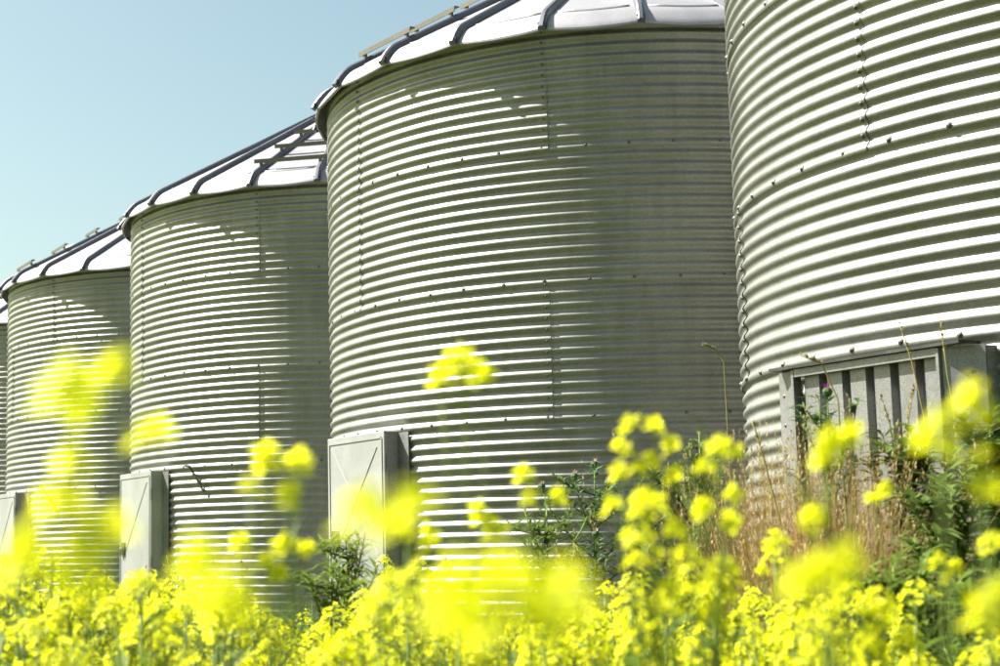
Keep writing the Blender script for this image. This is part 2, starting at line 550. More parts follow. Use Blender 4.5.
def build_door_leaf(root, near):
    """closed steel door: deep box frame flanged onto the wall, sheet leaf with pressed bracing"""
    n, t, u = door_axes()
    zt, zb = CZ + 0.742, BASE + 0.05
    D, w = 2.268, 0.385
    fr = MB()
    hz = (zt - zb) / 2; zc = (zt + zb) / 2
    # side cheeks from the wall out to the leaf, header and sill
    for s in (-1, 1):
        fr.box(n * (D - 0.115) + t * (s * (w - 0.015)) + u * zc, n, t, u, 0.095, 0.010, hz - 0.012)
        # flange lying on the wall beside the cheek
        q = RB * 1.0
        a = math.asin((w + 0.035) / q)
        fn = (n * cos(a) + t * (s * sin(a))); ft = Vector((-fn.y, fn.x, 0))
        fr.box(fn * (q + 0.006) + u * zc, fn, ft, u, 0.004, 0.055, hz - 0.006)
    fr.box(n * (D - 0.115) + u * (zt - 0.010), n, t, u, 0.098, w - 0.004, 0.010)
    fr.box(n * (D - 0.115) + u * (zb + 0.010), n, t, u, 0.098, w - 0.004, 0.010)
    f = fr.build('door_frame', M_PANEL, root)
    lf = MB()
    lf.box(n * (D - 0.008) + u * zc, n, t, u, 0.010, w + 0.008, hz + 0.004)
    leaf = lf.build('door_leaf', M_DOOR, root)
    mod = leaf.modifiers.new('bevel', 'BEVEL'); mod.width = 0.004; mod.segments = 2
    # rim bead
    bd = MB()
    for s in (-1, 1):
        bd.box(n * (D + 0.004) + t * (s * (w - 0.022)) + u * zc, n, t, u, 0.004, 0.006, hz - 0.04)
        bd.box(n * (D + 0.004) + u * (zc + s * (hz - 0.035)), n, t, u, 0.0035, w - 0.03, 0.006)
    bd.build('rim_bead', M_DOOR, leaf)
    # pressed cross bracing: two long diagonals in each half
    for s in (-1, 1):
        for (a, b) in (((-0.9, 0.93), (0.9, 0.03)), ((-0.9, -0.93), (0.9, -0.03))):
            p0 = n * (D + 0.002) + t * (s * a[0] * (w - 0.05)) + u * (zc + a[1] * (hz - 0.04))
            p1 = n * (D + 0.002) + t * (s * b[0] * (w - 0.05)) + u * (zc + b[1] * (hz - 0.04))
            br = MB()
            br.tube([p0, p1], [0.0045, 0.0045], 6)
            br.build('pressed_brace', M_DOOR, leaf)
    # latch: recessed dark box with a lever, on the far side of the leaf
    lt = MB()
    c = n * (D + 0.006) + t * (-(w - 0.10)) + u * (CZ + 0.085)
    lt.box(c, n, t, u, 0.012, 0.045, 0.055)
    la = lt.build('latch', M_DARK, leaf)
    lv = MB()
    lv.tube([c + n * 0.012 + u * 0.02, c + n * 0.03 + u * 0.0, c + n * 0.03 - u * 0.06], [0.007, 0.007, 0.006], 6)
    lv.build('lever', M_PANEL, leaf)
    # hinges on the near edge
    for z in (zt - 0.2, zc, zb + 0.2):
        hb = MB()
        hb.tube([n * (D - 0.002) + t * (w + 0.012) + u * (z - 0.05), n * (D - 0.002) + t * (w + 0.012) + u * (z + 0.05)], [0.010, 0.010], 8)
        hb.box(n * (D - 0.055) + t * (w - 0.001) + u * z, n, t, u, 0.035, 0.003, 0.04)
        hb.build('hinge', M_PANEL, root)
    # stay hook on the wall by the door
    hk = MB()
    ps = [38.3, 35.8, 33.4]
    zz = [CZ + 0.772, CZ + 0.70, CZ + 0.565]
    hk.tube([dirv(ps[0]) * (RB + 0.03) + u * zz[0], dirv(ps[0] - 1.6) * (RB + 0.035) + u * (zz[0] - 0.012),
             dirv(ps[1]) * (RB + 0.02) + u * zz[1], dirv(ps[2]) * (RB + 0.012) + u * zz[2], dirv(ps[2] - 0.6) * (RB + 0.004) + u * (zz[2] - 0.02)],
            [0.011, 0.012, 0.010, 0.011, 0.014], 6)
    return f, hk

def build_ribbed_door(root):
    """doorway with its outer leaf off: flanged frame and inner panel of vertical ribs"""
    n, t, u = door_axes()
    zt, zb = CZ + 0.705, BASE + 0.05
    hz = (zt - zb) / 2; zc = (zt + zb) / 2
    w = 0.405
    D = 2.238
    fr = MB()
    # wide flanges bent back onto the wall, left and right
    for s in (-1, 1):
        a0, a1 = w, 0.545
        p0 = n * (D + 0.014) + t * (s * a0)
        p1 = n * (2.205 if s < 0 else 2.172) + t * (s * a1)
        fr.box(n * (2.158 if s < 0 else 2.125) + t * (s * (a1 - 0.004)) + u * zc, n, t, u, 0.042, 0.003, hz - 0.002)
        mid = (p0 + p1) / 2; ax = (p1 - p0).normalized(); nn = Vector((-ax.y, ax.x, 0))
        if nn.dot(n) < 0: nn = -nn
        fr.box(mid + u * zc, nn, ax, u, 0.004, (p1 - p0).length / 2, hz)
        # return lip along the inner edge
        fr.box(n * (D + 0.012) + t * (s * (w - 0.008)) + u * zc, n, t, u, 0.022, 0.007, hz - 0.003)
    # header: folded channel whose upper leaf shades the panel, and a sill
    fr.box(n * (D + 0.006) + u * (zt - 0.016), n, t, u, 0.026, w - 0.016, 0.016)
    fr.box(n * (D - 0.03) + u * (zb + 0.02), n, t, u, 0.03, w - 0.016, 0.02)
    frame = fr.build('door_frame', M_PANEL, root)
    hd = MB()
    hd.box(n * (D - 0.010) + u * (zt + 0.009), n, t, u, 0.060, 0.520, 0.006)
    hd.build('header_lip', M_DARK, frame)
    # corner clips and bolts down both flanges
    k = 0
    for s in (-1, 1):
        z = zt - 0.10
        while z > zb:
            b = obj('bolt', BOLT_ME, root)
            a = 0.50
            b.location = n * (2.219 if s < 0 else 2.196) + t * (s * a) + u * z
            b.rotation_euler = (0, 0, -radians(DOOR_PSI) + s * 0.25)
            z -= 0.123
    # ribbed panel: trapezoidal ribs, one mesh per sheet rib so each stands as its own piece
    nr = 6
    pw = (2 * w - 0.018) / nr
    for i in range(nr):
        x0 = -w + 0.009 + i * pw
        mb = MB()
        prof = [(0.0, -0.034), (0.20, -0.034), (0.29, 0.0), (0.93, 0.0), (1.0, -0.034)]
        V = []
        for z in (zb + 0.03, zt - 0.03):
            for f, h in prof:
                V.append(n * (D + h) + t * (x0 + f * pw) + u * z)
        m_ = len(prof)
        mb.add(V, [(j, j + 1, m_ + j + 1, m_ + j) for j in range(m_ - 1)])
        mb.build('panel_rib', M_PANEL, root)

def ring_seams(bi):
    """seam bearings of each ring, lowest ring first (degrees, increasing)"""
    def split(a, b, k):
        return [a + (b - a) * i / k for i in range(k)]
    off = [0, 0, 0.3, 0, 9.0][bi]
    o1 = [0, 0, 0.8, 17.0, 6.0][bi]
    o3 = [0, 0, 0.7, 10.0, 3.0][bi]
    r5 = [18.1 + o1] + split(59.6 + o1, 378.1 + o1, 5)                   # top ring
    r4 = [-23 + off] + split((59.8 if bi else 57.9) + off, 337 + off, 4)
    r3 = split(18.6 + o3, 378.6 + o3, 5)
    r2 = [-22] + split(74 + off, 338, 4)
    r1 = [12.0] + split(84 + off, 372, 4)
    return [r1, r2, r3, r4, r5]

def build_bin(bi):
    x, y = BINS[bi]
    labels = ['large cropped steel grain bin nearest the camera, at the right edge',
              'second steel grain bin from the right, biggest one with its roof edge in view',
              'middle steel grain bin, third from the right, with three roof steps in view',
              'fourth steel grain bin from the right, half hidden behind big blurred yellow blooms',
              'farthest grain bin, a thin sliver at the left edge']
    root = empty('grain_bin', (x, y, 0), labels[bi], 'grain bin', 'corrugated grain bins standing in a row')
    obj('foundation', FOUND, root)
    seams = ring_seams(bi)
    big = bi < 2
    for ri, sm in enumerate(seams):
        z = BASE + ri * RING
        for k, a in enumerate(sm):
            b = sm[k + 1] if k + 1 < len(sm) else sm[0] + 360
            o = obj('wall_sheet', sheet_mesh(b - a, big), root, loc=(0, 0, z), rot=(0, 0, -radians(a)))
    # bolts
    spots = []
    for ri in range(1, NR):
        z = BASE + ri * RING + 0.006
        ph = 4.35 if ri > 1 else 2.0
        for k in range(51):
            a = ph + k * 360 / 51
            spots.append((a + random.uniform(-0.25, 0.25), z + random.uniform(-0.003, 0.003), 1.0))
    for ri, sm in enumerate(seams):
        for a in sm:
            for k in range(NC):
                zz = BASE + ri * RING + (k + 0.5) * PIT + 0.022
                spots.append((a - 0.25 + random.uniform(-0.05, 0.05), zz, 0.9))
    if bi == 0:
        vis = []
        rest = []
        for s in spots:
            (vis if 10 < (s[0] % 360) < 118 and s[1] > 1.0 else rest).append(s)
    else:
        vis, rest = [], spots
    def rad(z):
        return RB - AMP + AMP * cos(2 * pi * (z - BASE) / PIT) + 0.003
    for a, z, s in vis:
        obj('bolt', BOLT_ME, root, loc=dirv(a) * rad(z) + Vector((0, 0, z)), rot=(0, 0, -radians(a)), scale=(s, s, s))
    mb = MB()
    for a, z, s in rest:
        bolt_geom(mb, dirv(a) * rad(z) + Vector((0, 0, z)), dirv(a), 0.0075 * s)
    tag(mb.build('bolt_rows', M_BOLT, root), kind='stuff')
    # roof
    roff = [0.0, 1.9, 4.0, 6.6, 3.0][bi]
    w = 360 / NP
    step_at = [3, 3, 0, 3, 5][bi]
    for k in range(NP):
        a = roff + k * w
        pa = a + w / 2
        pn = obj('roof_panel', PANEL, root, rot=(0, 0, -radians(pa)))
        obj('pressed_bead', CREASE, pn)
        rb = obj('roof_rib', RIB, root, rot=(0, 0, -radians(a)))
        obj('rib_end', RIBCAP, rb)
    for st in STEPS:
        obj('roof_step', st, root, rot=(0, 0, -radians(roff + (step_at + 0.5) * w)))
    obj('peak_cap', PEAK, root)
    if bi == 0:
        build_ribbed_door(root)
    else:
        f, hk = build_door_leaf(root, bi == 1)
        if bi in (2, 3):
            hk.build('stay_hook', M_DARK, root)
    return root

for b in range(5):
    build_bin(b)

# ------------------------------------------------------------------ plants: shared pieces
def flower_geom(mb, c, nrm, size, spin, petal_mi=0, bud_mi=1):
    """open four-petalled flower: cupped rounded petals round a small boss"""
    nrm = nrm.normalized()
    ref = Vector((0, 0, 1)) if abs(nrm.z) < 0.9 else Vector((1, 0, 0))
    u = nrm.cross(ref).normalized(); w = nrm.cross(u)
    r = size / 2
    for k in range(4):
        th = spin + k * pi / 2 + random.uniform(-0.12, 0.12)
        d = u * cos(th) + w * sin(th)
        e = nrm.cross(d)
        lift = random.uniform(0.12, 0.42)
        V = [c + d * r * 0.08,
             c + d * r * 0.55 - e * r * 0.40 + nrm * r * (lift * 0.5 + 0.08),
             c + d * r * 0.55 + e * r * 0.40 + nrm * r * (lift * 0.5 + 0.08),
             c + d * r * 0.98 - e * r * 0.26 + nrm * r * lift,
             c + d * r * 0.98 + e * r * 0.26 + nrm * r * lift,
             c + d * r * 0.58 + nrm * r * lift * 0.3]
        mb.add(V, [(0, 1, 5), (0, 5, 2), (5, 1, 3), (5, 3, 4), (5, 4, 2)], petal_mi)
    b = c + nrm * r * 0.18
    V = [b + u * r * .16, b + w * r * .16, b - u * r * .16, b - w * r * .16, b + nrm * r * 0.3]
    mb.add(V, [(0, 1, 4), (1, 2, 4), (2, 3, 4), (3, 0, 4)], bud_mi)

def bud_geom(mb, c, d, L, wd, mi):
    d = d.normalized()
    u = d.cross(Vector((0.3, 0.5, 0.8))).normalized(); w = d.cross(u)
    V = [c] + [c + d * L * 0.55 + (u * cos(k * 2.094) + w * sin(k * 2.094)) * wd for k in range(3)] + [c + d * L]
    mb.add(V, [(0, 2, 1), (0, 3, 2), (0, 1, 3), (4, 1, 2), (4, 2, 3), (4, 3, 1)], mi)

def head_mesh(nfl, rad, hgt, fsize, pods=6, buds=9):
    """raceme: flowers standing out on short stalks round the tip, buds above, thin pods below. Origin at its middle"""
    mb = MB()
    for i in range(nfl):
        f = (i + 0.5) / nfl
        th = i * 2.4 + random.uniform(-0.4, 0.4)
        z = hgt * (0.5 - f) + random.uniform(-1, 1) * hgt * 0.15
        rr = rad * (0.35 + 0.65 * math.sqrt(f)) * random.uniform(0.75, 1.1)
        dirn = Vector((cos(th), sin(th), 0))
        c = dirn * rr + Vector((0, 0, z))
        nr = (dirn * random.uniform(0.4, 1.0) + Vector((0, 0, random.uniform(0.3, 1.3))))
        flower_geom(mb, c, nr, fsize * random.uniform(0.8, 1.1), random.uniform(0, 6))
        base = Vector((0, 0, z - hgt * 0.35))
        mb.tube([base, c], [0.0007, 0.0006], 3, 2, cap=False)
    for i in range(buds):
        th = i * 2.1
        d = Vector((cos(th) * 0.6, sin(th) * 0.6, 1))
        bud_geom(mb, Vector((cos(th), sin(th), 0)) * rad * 0.16 * (i % 3) + Vector((0, 0, hgt * 0.52)), d, 0.007, 0.002, 1)
    for i in range(pods):
        th = i * 2.4 + 1
        z = -hgt * 0.6 - i * 0.012
        d = Vector((cos(th), sin(th), 0.8)).normalized()
        p0 = Vector((0, 0, z))
        mb.tube([p0, p0 + d * 0.014, p0 + d * 0.045], [0.0006, 0.0012, 0.0004], 3, 2, cap=False)
    mb.tube([Vector((0, 0, hgt * 0.52)), Vector((0, 0, -hgt * 0.6 - (0.08 if pods else 0.0)))], [0.0008, 0.0012 if pods else 0.0008], 4, 2, cap=False)
    return mb.mesh('flower_head', [M_PETAL, M_BUD, M_STEM])

HEADS = [head_mesh(*a) for a in ((22, 0.030, 0.040, 0.016), (28, 0.035, 0.045, 0.016), (18, 0.026, 0.030, 0.016),
                                 (30, 0.034, 0.055, 0.015), (12, 0.020, 0.024, 0.015), (26, 0.040, 0.034, 0.016))]

def leaf_mesh(L, W, lobes, mat):
    """lance-shaped leaf with a folded midrib, drooping tip and wavy edge; origin at its base, along +x"""
    n = 7
    V = []; F = []
    for i in range(n):
        f = i / (n - 1)
        x = L * f * (1 - 0.12 * f)
        z = L * (0.30 * f - 0.42 * f * f)
        wd = W * (sin(pi * (0.06 + 0.94 * f) ** 0.8) + 0.02) * (1 + 0.18 * ((i % 2) * 2 - 1) * lobes)
        V += [(x, -wd / 2, z + wd * 0.18), (x, 0, z), (x, wd / 2, z + wd * 0.18)]
    for i in range(n - 1):
        a = i * 3
        F += [(a, a + 1, a + 4, a + 3), (a + 1, a + 2, a + 5, a + 4)]
    return mesh('leaf', V, F, mat, True)
LEAVES = [leaf_mesh(0.11, 0.028, 0.6, M_LEAF), leaf_mesh(0.16, 0.045, 1.0, M_LEAF), leaf_mesh(0.07, 0.016, 0.2, M_LEAF)]

def bez(p0, p1, sag, n=5):
    """stem from p0 to p1 rising steeply at the end"""
    p0 = Vector(p0); p1 = Vector(p1)
    c = Vector((p0.x + (p1.x - p0.x) * sag, p0.y + (p1.y - p0.y) * sag, p0.z + (p1.z - p0.z) * 0.45))
    return [p0 * (1 - t) ** 2 + c * 2 * t * (1 - t) + p1 * t * t for t in [i / (n - 1) for i in range(n)]]

def rape_template(h, nb, spread):
    """list of (name, mesh, loc, rot, scale) parts of one rapeseed plant of height h"""
    parts = []
    mb = MB()
    lean = Vector((random.uniform(-0.05, 0.05), random.uniform(-0.05, 0.05), 0))
    tip = Vector((lean.x, lean.y, h))
    main = bez((0, 0, 0), tip, 0.2, 6)
    mb.tube(main, [0.006, 0.0055, 0.005, 0.004, 0.003, 0.002], 5)
    tips = [tip]
    for i in range(nb):
        z0 = h * random.uniform(0.36, 0.68)
        th = i * 2.4 + random.uniform(-0.5, 0.5)
        rr = spread * random.uniform(0.4, 1.0)
        z1 = h * (0.66 + 0.33 * random.random() ** 0.7)
        p0 = Vector((lean.x * z0 / h, lean.y * z0 / h, z0))
        p1 = Vector((lean.x + cos(th) * rr, lean.y + sin(th) * rr, max(z1, z0 + 0.1)))
        mb.tube(bez(p0, p1, 0.75), [0.0035, 0.003, 0.0027, 0.0022, 0.0015], 4)
        tips.append(p1)
    parts.append(('stem', mb.mesh('stem', M_STEM, True), (0, 0, 0), (0, 0, 0), 1.0))
    for p in tips:
        k = random.randrange(len(HEADS))
        parts.append(('flower_head', HEADS[k], p, (random.uniform(-.25, .25), random.uniform(-.25, .25), random.uniform(0, 6.3)), random.uniform(0.85, 1.15)))
    for i in range(13):
        z = h * random.uniform(0.35, 0.93)
        th = random.uniform(0, 6.28)
        k = 1 if z < h * 0.45 else random.choice((0, 2))
        parts.append(('leaf', LEAVES[k], (lean.x * z / h, lean.y * z / h, z), (0, random.uniform(-0.7, -0.1), th), random.uniform(0.8, 1.2)))
    return parts

TEMPL = [rape_template(0.84 * random.uniform(0.97, 1.03), nb, sp) for nb, sp in ((9, 0.14), (12, 0.17), (10, 0.13), (13, 0.18), (8, 0.11), (12, 0.15), (11, 0.17), (7, 0.15))]

def place_parts(root, parts):
    for name, me, loc, rot, sc in parts:
        obj(name, me, root, loc=loc, rot=rot, scale=(sc, sc, sc))

# ------------------------------------------------------------------ the flowering mass
def clear_of_bins(x, y, gap=0.40):
    return all(hypot(x - bx, y - by) > RB + gap for bx, by in BINS)

def dens(px):
    for lim, v in ((235, 1.0), (335, 0.45), (470, 0.8), (590, 0.8), (650, 0.45), (745, 0.7), (810, 0.35), (900, 0.6)):
        if px < lim: return v
    return 0.14

placed = []
tries = 0
while len(placed) < 180 and tries < 60000:
    tries += 1
    d = 2.3 + 4.6 * random.random() ** 1.1
    px = random.uniform(-40, 1040)
    P = at(px, 560, d)
    x, y = P.x, P.y
    clump = 0.5 + 0.5 * sin(3.1 * x + 1.7 * y + 0.6) * sin(2.3 * y - 2.9 * x)
    if random.random() > dens(px) * (0.12 + 1.1 * clump): continue
    if not clear_of_bins(x, y, 0.5): continue
    if px > 745 and d > 3.9: continue
    md = 0.13 + 0.012 * d
    if any((x - a) ** 2 + (y - b) ** 2 < md * md for a, b in placed): continue
    placed.append((x, y))
    # the tops of the mass keep to an uneven line below eye level, lower towards the right
    yc = 630
    for lim, v in ((55, 545), (125, 572), (180, 585), (240, 573), (330, 606), (370, 588), (440, 562), (470, 598), (600, 606),
                   (660, 588), (745, 573), (830, 608), (900, 603)):
        if px < lim:
            yc = v
            break
    hz_ = 562 - 0.0262 * px
    top = CZ - (yc + 10 * sin(px * 0.05 + 1.9 * d) + abs(random.gauss(0, 34)) - hz_) / FPX * d
    sc = max(0.72, min(1.12, (top + 0.03) / 0.84))
    t = random.choice(TEMPL)
    root = empty('rapeseed_plant', (x, y, -0.03), 'yellow flowering rapeseed plant in the dense mass along the bottom', 'plant',
                 'rapeseed plants of the dense flowering mass', rotz=random.uniform(0, 6.28))
    root.scale = (sc, sc, sc)
    place_parts(root, t)

# ------------------------------------------------------------------ single plants that stand out
def hero(label, d, heads, foot=None, fs=0.019, leafn=3):
    """heads: (px, py, number of flowers, radius in px, flatness); stems gather towards the foot"""
    pts = [at(h[0], h[1], d + (h[5] if len(h) > 5 else 0)) for h in heads]
    if foot is None:
        fx = sum(p.x for p in pts) / len(pts); fy = sum(p.y for p in pts) / len(pts)
    else:
        q = at(foot, 560, d); fx, fy = q.x, q.y
    root = empty('rapeseed_plant', (fx, fy, -0.03), label, 'plant', 'tall rapeseed plants close to the camera')
    near_ = d < 0.9
    if near_: fs *= 0.85
    mb = MB()
    zj = min(0.80 if d > 0.9 else 0.62, min(p.z for p in pts) - 0.14)
    joint = Vector((0, 0, zj + 0.03))
    mb.tube(bez((0, 0, 0), joint, 0.5), [0.004, 0.0034, 0.0026, 0.002, 0.0016], 6)
    O = Vector((fx, fy, -0.03))
    loc = [p - O for p in pts]
    for i, p in enumerate(loc):
        s = joint - Vector((0, 0, random.uniform(0.0, 0.12))) if i else joint
        mb.tube(bez(s, p, 0.7), [0.0011, 0.0010, 0.0009, 0.0008, 0.0007] if not near_ else [0.0005] * 5, 5)
    mb.build('stem', M_STEM, root, smooth=True)
    for h, p in zip(heads, loc):
        rad = h[3] * d / FPX
        me = head_mesh(int(h[2] * (0.95 if near_ else 1.5) + 0.7), max(0.002, rad - fs * 0.4), max(0.006, 2 * rad * h[4]), fs, pods=4 if h[2] > 3 and not near_ else 0, buds=6 if h[2] > 3 else 1)
        obj('flower_head', me, root, loc=p, rot=(random.uniform(-.2, .2), random.uniform(-.2, .2), random.uniform(0, 6)))
    for i in range(leafn):
        z = random.uniform(0.15, max(0.2, min(0.55, zj - 0.03)))
        obj('leaf', random.choice(LEAVES), root, loc=joint * (z / joint.z), rot=(0, random.uniform(-0.6, 0), random.uniform(0, 6.28)))
    return root

hero('big soft blurred yellow bloom in front of the fourth bin, highest at far left', 0.60,
     [(68, 392, 10, 42, 0.6), (112, 373, 3, 13, 0.4), (74, 462, 2, 18, 0.5)], foot=170)
hero('blurred yellow bloom low against the fourth bin at far left', 0.55,
     [(62, 508, 6, 36, 0.35), (80, 562, 7, 36, 0.6), (110, 530, 2, 14, 0.4), (28, 555, 5, 30, 0.5)], foot=80)
hero('small yellow blurred bloom at the left edge of the middle bin', 0.70,
     [(138, 444, 1, 6, 0.4), (155, 437, 2, 12, 0.4)], foot=190)
hero('slender rapeseed with four separate blurred flowers before the middle bin shade', 1.05,
     [(267, 459, 3, 15, 0.5), (299, 463, 1, 8, 0.4), (249, 487, 1, 8, 0.4), (289, 488, 1, 7, 0.4), (290, 503, 1, 8, 0.4)], foot=280)
hero('rapeseed with an arched ring of flowers left of the white door', 1.45,
     [(285, 545, 5, 16, 0.4), (268, 562, 4, 12, 0.5), (277, 575, 3, 9, 0.5), (305, 550, 3, 9, 0.5), (240, 545, 4, 14, 0.5)], foot=275)
hero('very near translucent yellow bloom low before the middle bin', 0.50,
     [(198, 566, 5, 34, 0.5, 0.06), (224, 596, 5, 34, 0.5, -0.04)], foot=215)
hero('rapeseed head standing alone high before the second bin', 1.30,
     [(462, 366, 11, 34, 0.34), (440, 380, 4, 14, 0.5), (485, 378, 3, 12, 0.5)], foot=470)
hero('near blurred yellow bloom across the white steel door', 0.55,
     [(366, 515, 4, 36, 0.45), (415, 504, 4, 36, 0.3, 0.05), (392, 528, 3, 28, 0.4, -0.03)], foot=400)
hero('rapeseed with loose single flowers left of the grey thistle', 1.5,
     [(524, 475, 3, 14, 0.4), (558, 498, 3, 12, 0.7), (494, 529, 4, 16, 0.6), (478, 512, 3, 12, 0.6), (530, 500, 2, 8, 0.7)], foot=505)
hero('largest blurred yellow bloom at the bottom centre, very near', 0.46,
     [(500, 600, 10, 58, 0.55), (560, 605, 9, 46, 0.55), (455, 600, 4, 30, 0.6)], foot=520)
hero('rapeseed with a round bunch of distinct flowers before the shaded second bin', 1.50,
     [(632, 425, 2, 14, 0.4), (653, 428, 2, 13, 0.4), (622, 447, 2, 13, 0.4), (648, 461, 3, 17, 0.4), (619, 473, 2, 12, 0.4), (671, 447, 2, 13, 0.5), (674, 478, 2, 13, 0.5), (636, 472, 2, 12, 0.4)], foot=655)
hero('rapeseed bunch touching the left edge of the nearest bin', 1.50,
     [(720, 448, 4, 17, 0.4), (705, 470, 4, 19, 0.4), (735, 453, 2, 12, 0.3)], foot=712)
hero('low rapeseed bunch under the round bunch before the second bin', 1.40,
     [(648, 508, 7, 30, 0.55), (611, 505, 2, 12, 0.4), (704, 508, 3, 13, 0.5), (733, 494, 1, 8, 0.5), (730, 521, 3, 12, 0.5), (675, 530, 3, 15, 0.4)], foot=668)
hero('broad rapeseed bunch low between the second and nearest bins', 1.50,
     [(640, 548, 7, 28, 0.7), (690, 572, 9, 36, 0.55), (670, 605, 7, 28, 0.6), (722, 578, 7, 26, 0.6), (712, 615, 5, 22, 0.4)], foot=685)
hero('blurred rapeseed bloom before the left side of the ribbed doorway', 1.15,
     [(828, 447, 5, 19, 0.5), (850, 436, 3, 14, 0.5), (822, 466, 2, 12, 0.4), (815, 518, 4, 16, 0.5)], foot=835)
hero('tilted elongated blurred bloom amid the dry grass at right', 0.62,
     [(800, 585, 4, 20, 0.4), (822, 574, 5, 22, 0.4), (846, 563, 4, 18, 0.4)], foot=850)
hero('tall blurred rapeseed bloom at the right edge over the ribbed doorway', 0.70,
     [(938, 436, 5, 30, 0.6), (974, 402, 4, 24, 0.4), (986, 478, 3, 28, 0.8)], foot=965)
hero('blurred rapeseed bloom low at the right edge', 0.80,
     [(985, 612, 6, 26, 0.6), (1000, 596, 4, 18, 0.5)], foot=1000)
hero('rapeseed with small flowers among the leafy weeds at right', 1.9,
     [(884, 490, 3, 12, 0.4), (872, 500, 2, 8, 0.4), (938, 562, 3, 12, 0.5), (955, 568, 3, 11, 0.5), (948, 577, 1, 6, 0.5), (992, 545, 5, 18, 0.5)], foot=935)
hero('rapeseed with a domed head amid dry grass left of the doorway', 2.2,
     [(777, 548, 9, 20, 0.6), (763, 570, 2, 7, 0.5)], foot=778)
hero('full rapeseed clump at the bottom right', 1.8,
     [(845, 600, 10, 24, 0.7), (880, 610, 10, 26, 0.6), (830, 640, 10, 28, 0.6), (870, 650, 8, 26, 0.6), (905, 640, 6, 18, 0.6), (812, 655, 7, 22, 0.6)], foot=858)
hero('rapeseed clump in front of the foot of the white door', 1.6,
     [(392, 590, 9, 26, 0.6), (420, 580, 8, 24, 0.7), (430, 540, 6, 16, 0.7), (405, 530, 4, 12, 0.7), (375, 615, 8, 26, 0.6), (440, 620, 9, 26, 0.6)], foot=408)

# ------------------------------------------------------------------ weeds by the bins
def weed(label, name, px, d, top, width, mats, nleaf, lsize, cat, group, bloom=None, leaf_w=0.3):
    """leafy upright weed: stem with side branches, many small leaves; optional round flower heads at the tips"""
    b = at(px, 560, d)
    h = at(px, top, d).z + 0.03
    root = empty(name, (b.x, b.y, -0.03), label, cat, group)
    mb = MB(); lf = MB()
    W = width * d / FPX
    tip = Vector((random.uniform(-.05, .05), random.uniform(-.05, .05), h))
    main = bez((0, 0, 0), tip, 0.3, 8)
    mb.tube(main, [0.007 - 0.0007 * i for i in range(8)], 5)
    axes = [main]
    tips = [tip]
    nb = 26
    for i in range(nb):
        f = 0.28 + 0.66 * i / nb
        p0 = main[0].lerp(tip, f)
        th = i * 2.4 + random.uniform(-.4, .4)
        rr = W * random.uniform(0.5, 1.0) * (1 - 0.3 * f)
        p1 = p0 + Vector((cos(th) * rr, sin(th) * rr, random.uniform(0.12, 0.28) * h * 0.8))
        if p1.z > h: p1.z = h * random.uniform(0.93, 0.99)
        ax = bez(p0, p1, 0.75)
        mb.tube(ax, [0.004, 0.0035, 0.003, 0.0025, 0.0018], 4)
        axes.append(ax); tips.append(p1)
    mb.build('stem', M_STEM, root, smooth=True)
    for k in range(int(nleaf * 1.9)):
        ax = axes[k % len(axes)] if random.random() < 0.8 else main
        t = random.uniform(0.1, 1.0) * (len(ax) - 1)
        i = min(int(t), len(ax) - 2)
        p = ax[i].lerp(ax[i + 1], t - i)
        th = random.uniform(0, 6.28)
        d1 = Vector((cos(th), sin(th), random.uniform(-0.1, 0.9))).normalized()
        s = d1.cross(Vector((0, 0, 1))).normalized()
        L = lsize * random.uniform(0.6, 1.4); w = L * leaf_w
        up = s.cross(d1)
        V = [p, p + d1 * L * 0.4 - s * w / 2 + up * w * .15, p + d1 * L * 0.45, p + d1 * L * 0.4 + s * w / 2 + up * w * .15, p + d1 * L - up * L * 0.18]
        lf.add(V, [(0, 1, 2), (0, 2, 3), (1, 4, 2), (2, 4, 3)])
    tag(lf.build('foliage', mats, root), kind='stuff')
    if bloom:
        bm_, cnt, sz = bloom
        for p in random.sample(tips[5:], min(cnt, len(tips) - 5)) + [tip]:
            fb = MB()
            # scaly bulb below, tuft of bristles above
            V = []; n = 8
            for zz, r in ((-1.2, .25), (-.8, .8), (-.2, 1.0), (.3, .8), (.5, .55)):
                for k in range(n):
                    V.append(p + Vector((cos(k * pi / 4) * r * sz, sin(k * pi / 4) * r * sz, (zz + 1.2) * sz)))
            fb.add(V, [(j * n + k, j * n + (k + 1) % n, (j + 1) * n + (k + 1) % n, (j + 1) * n + k) for j in range(4) for k in range(n)], 0)
            for k in range(22):
                th = random.uniform(0, 6.28); q = random.uniform(0, 0.6)
                c = p + Vector((cos(th) * q * sz, sin(th) * q * sz, 1.6 * sz))
                e = c + Vector((cos(th) * q * sz * 1.4, sin(th) * q * sz * 1.4, random.uniform(0.7, 1.2) * sz))
                sd = Vector((-sin(th), cos(th), 0)) * sz * 0.10
                fb.add([c - sd, c + sd, e], [(0, 1, 2)], 1)
            fb.build('thistle_bloom', [M_THIST, bm_], root)
    return root

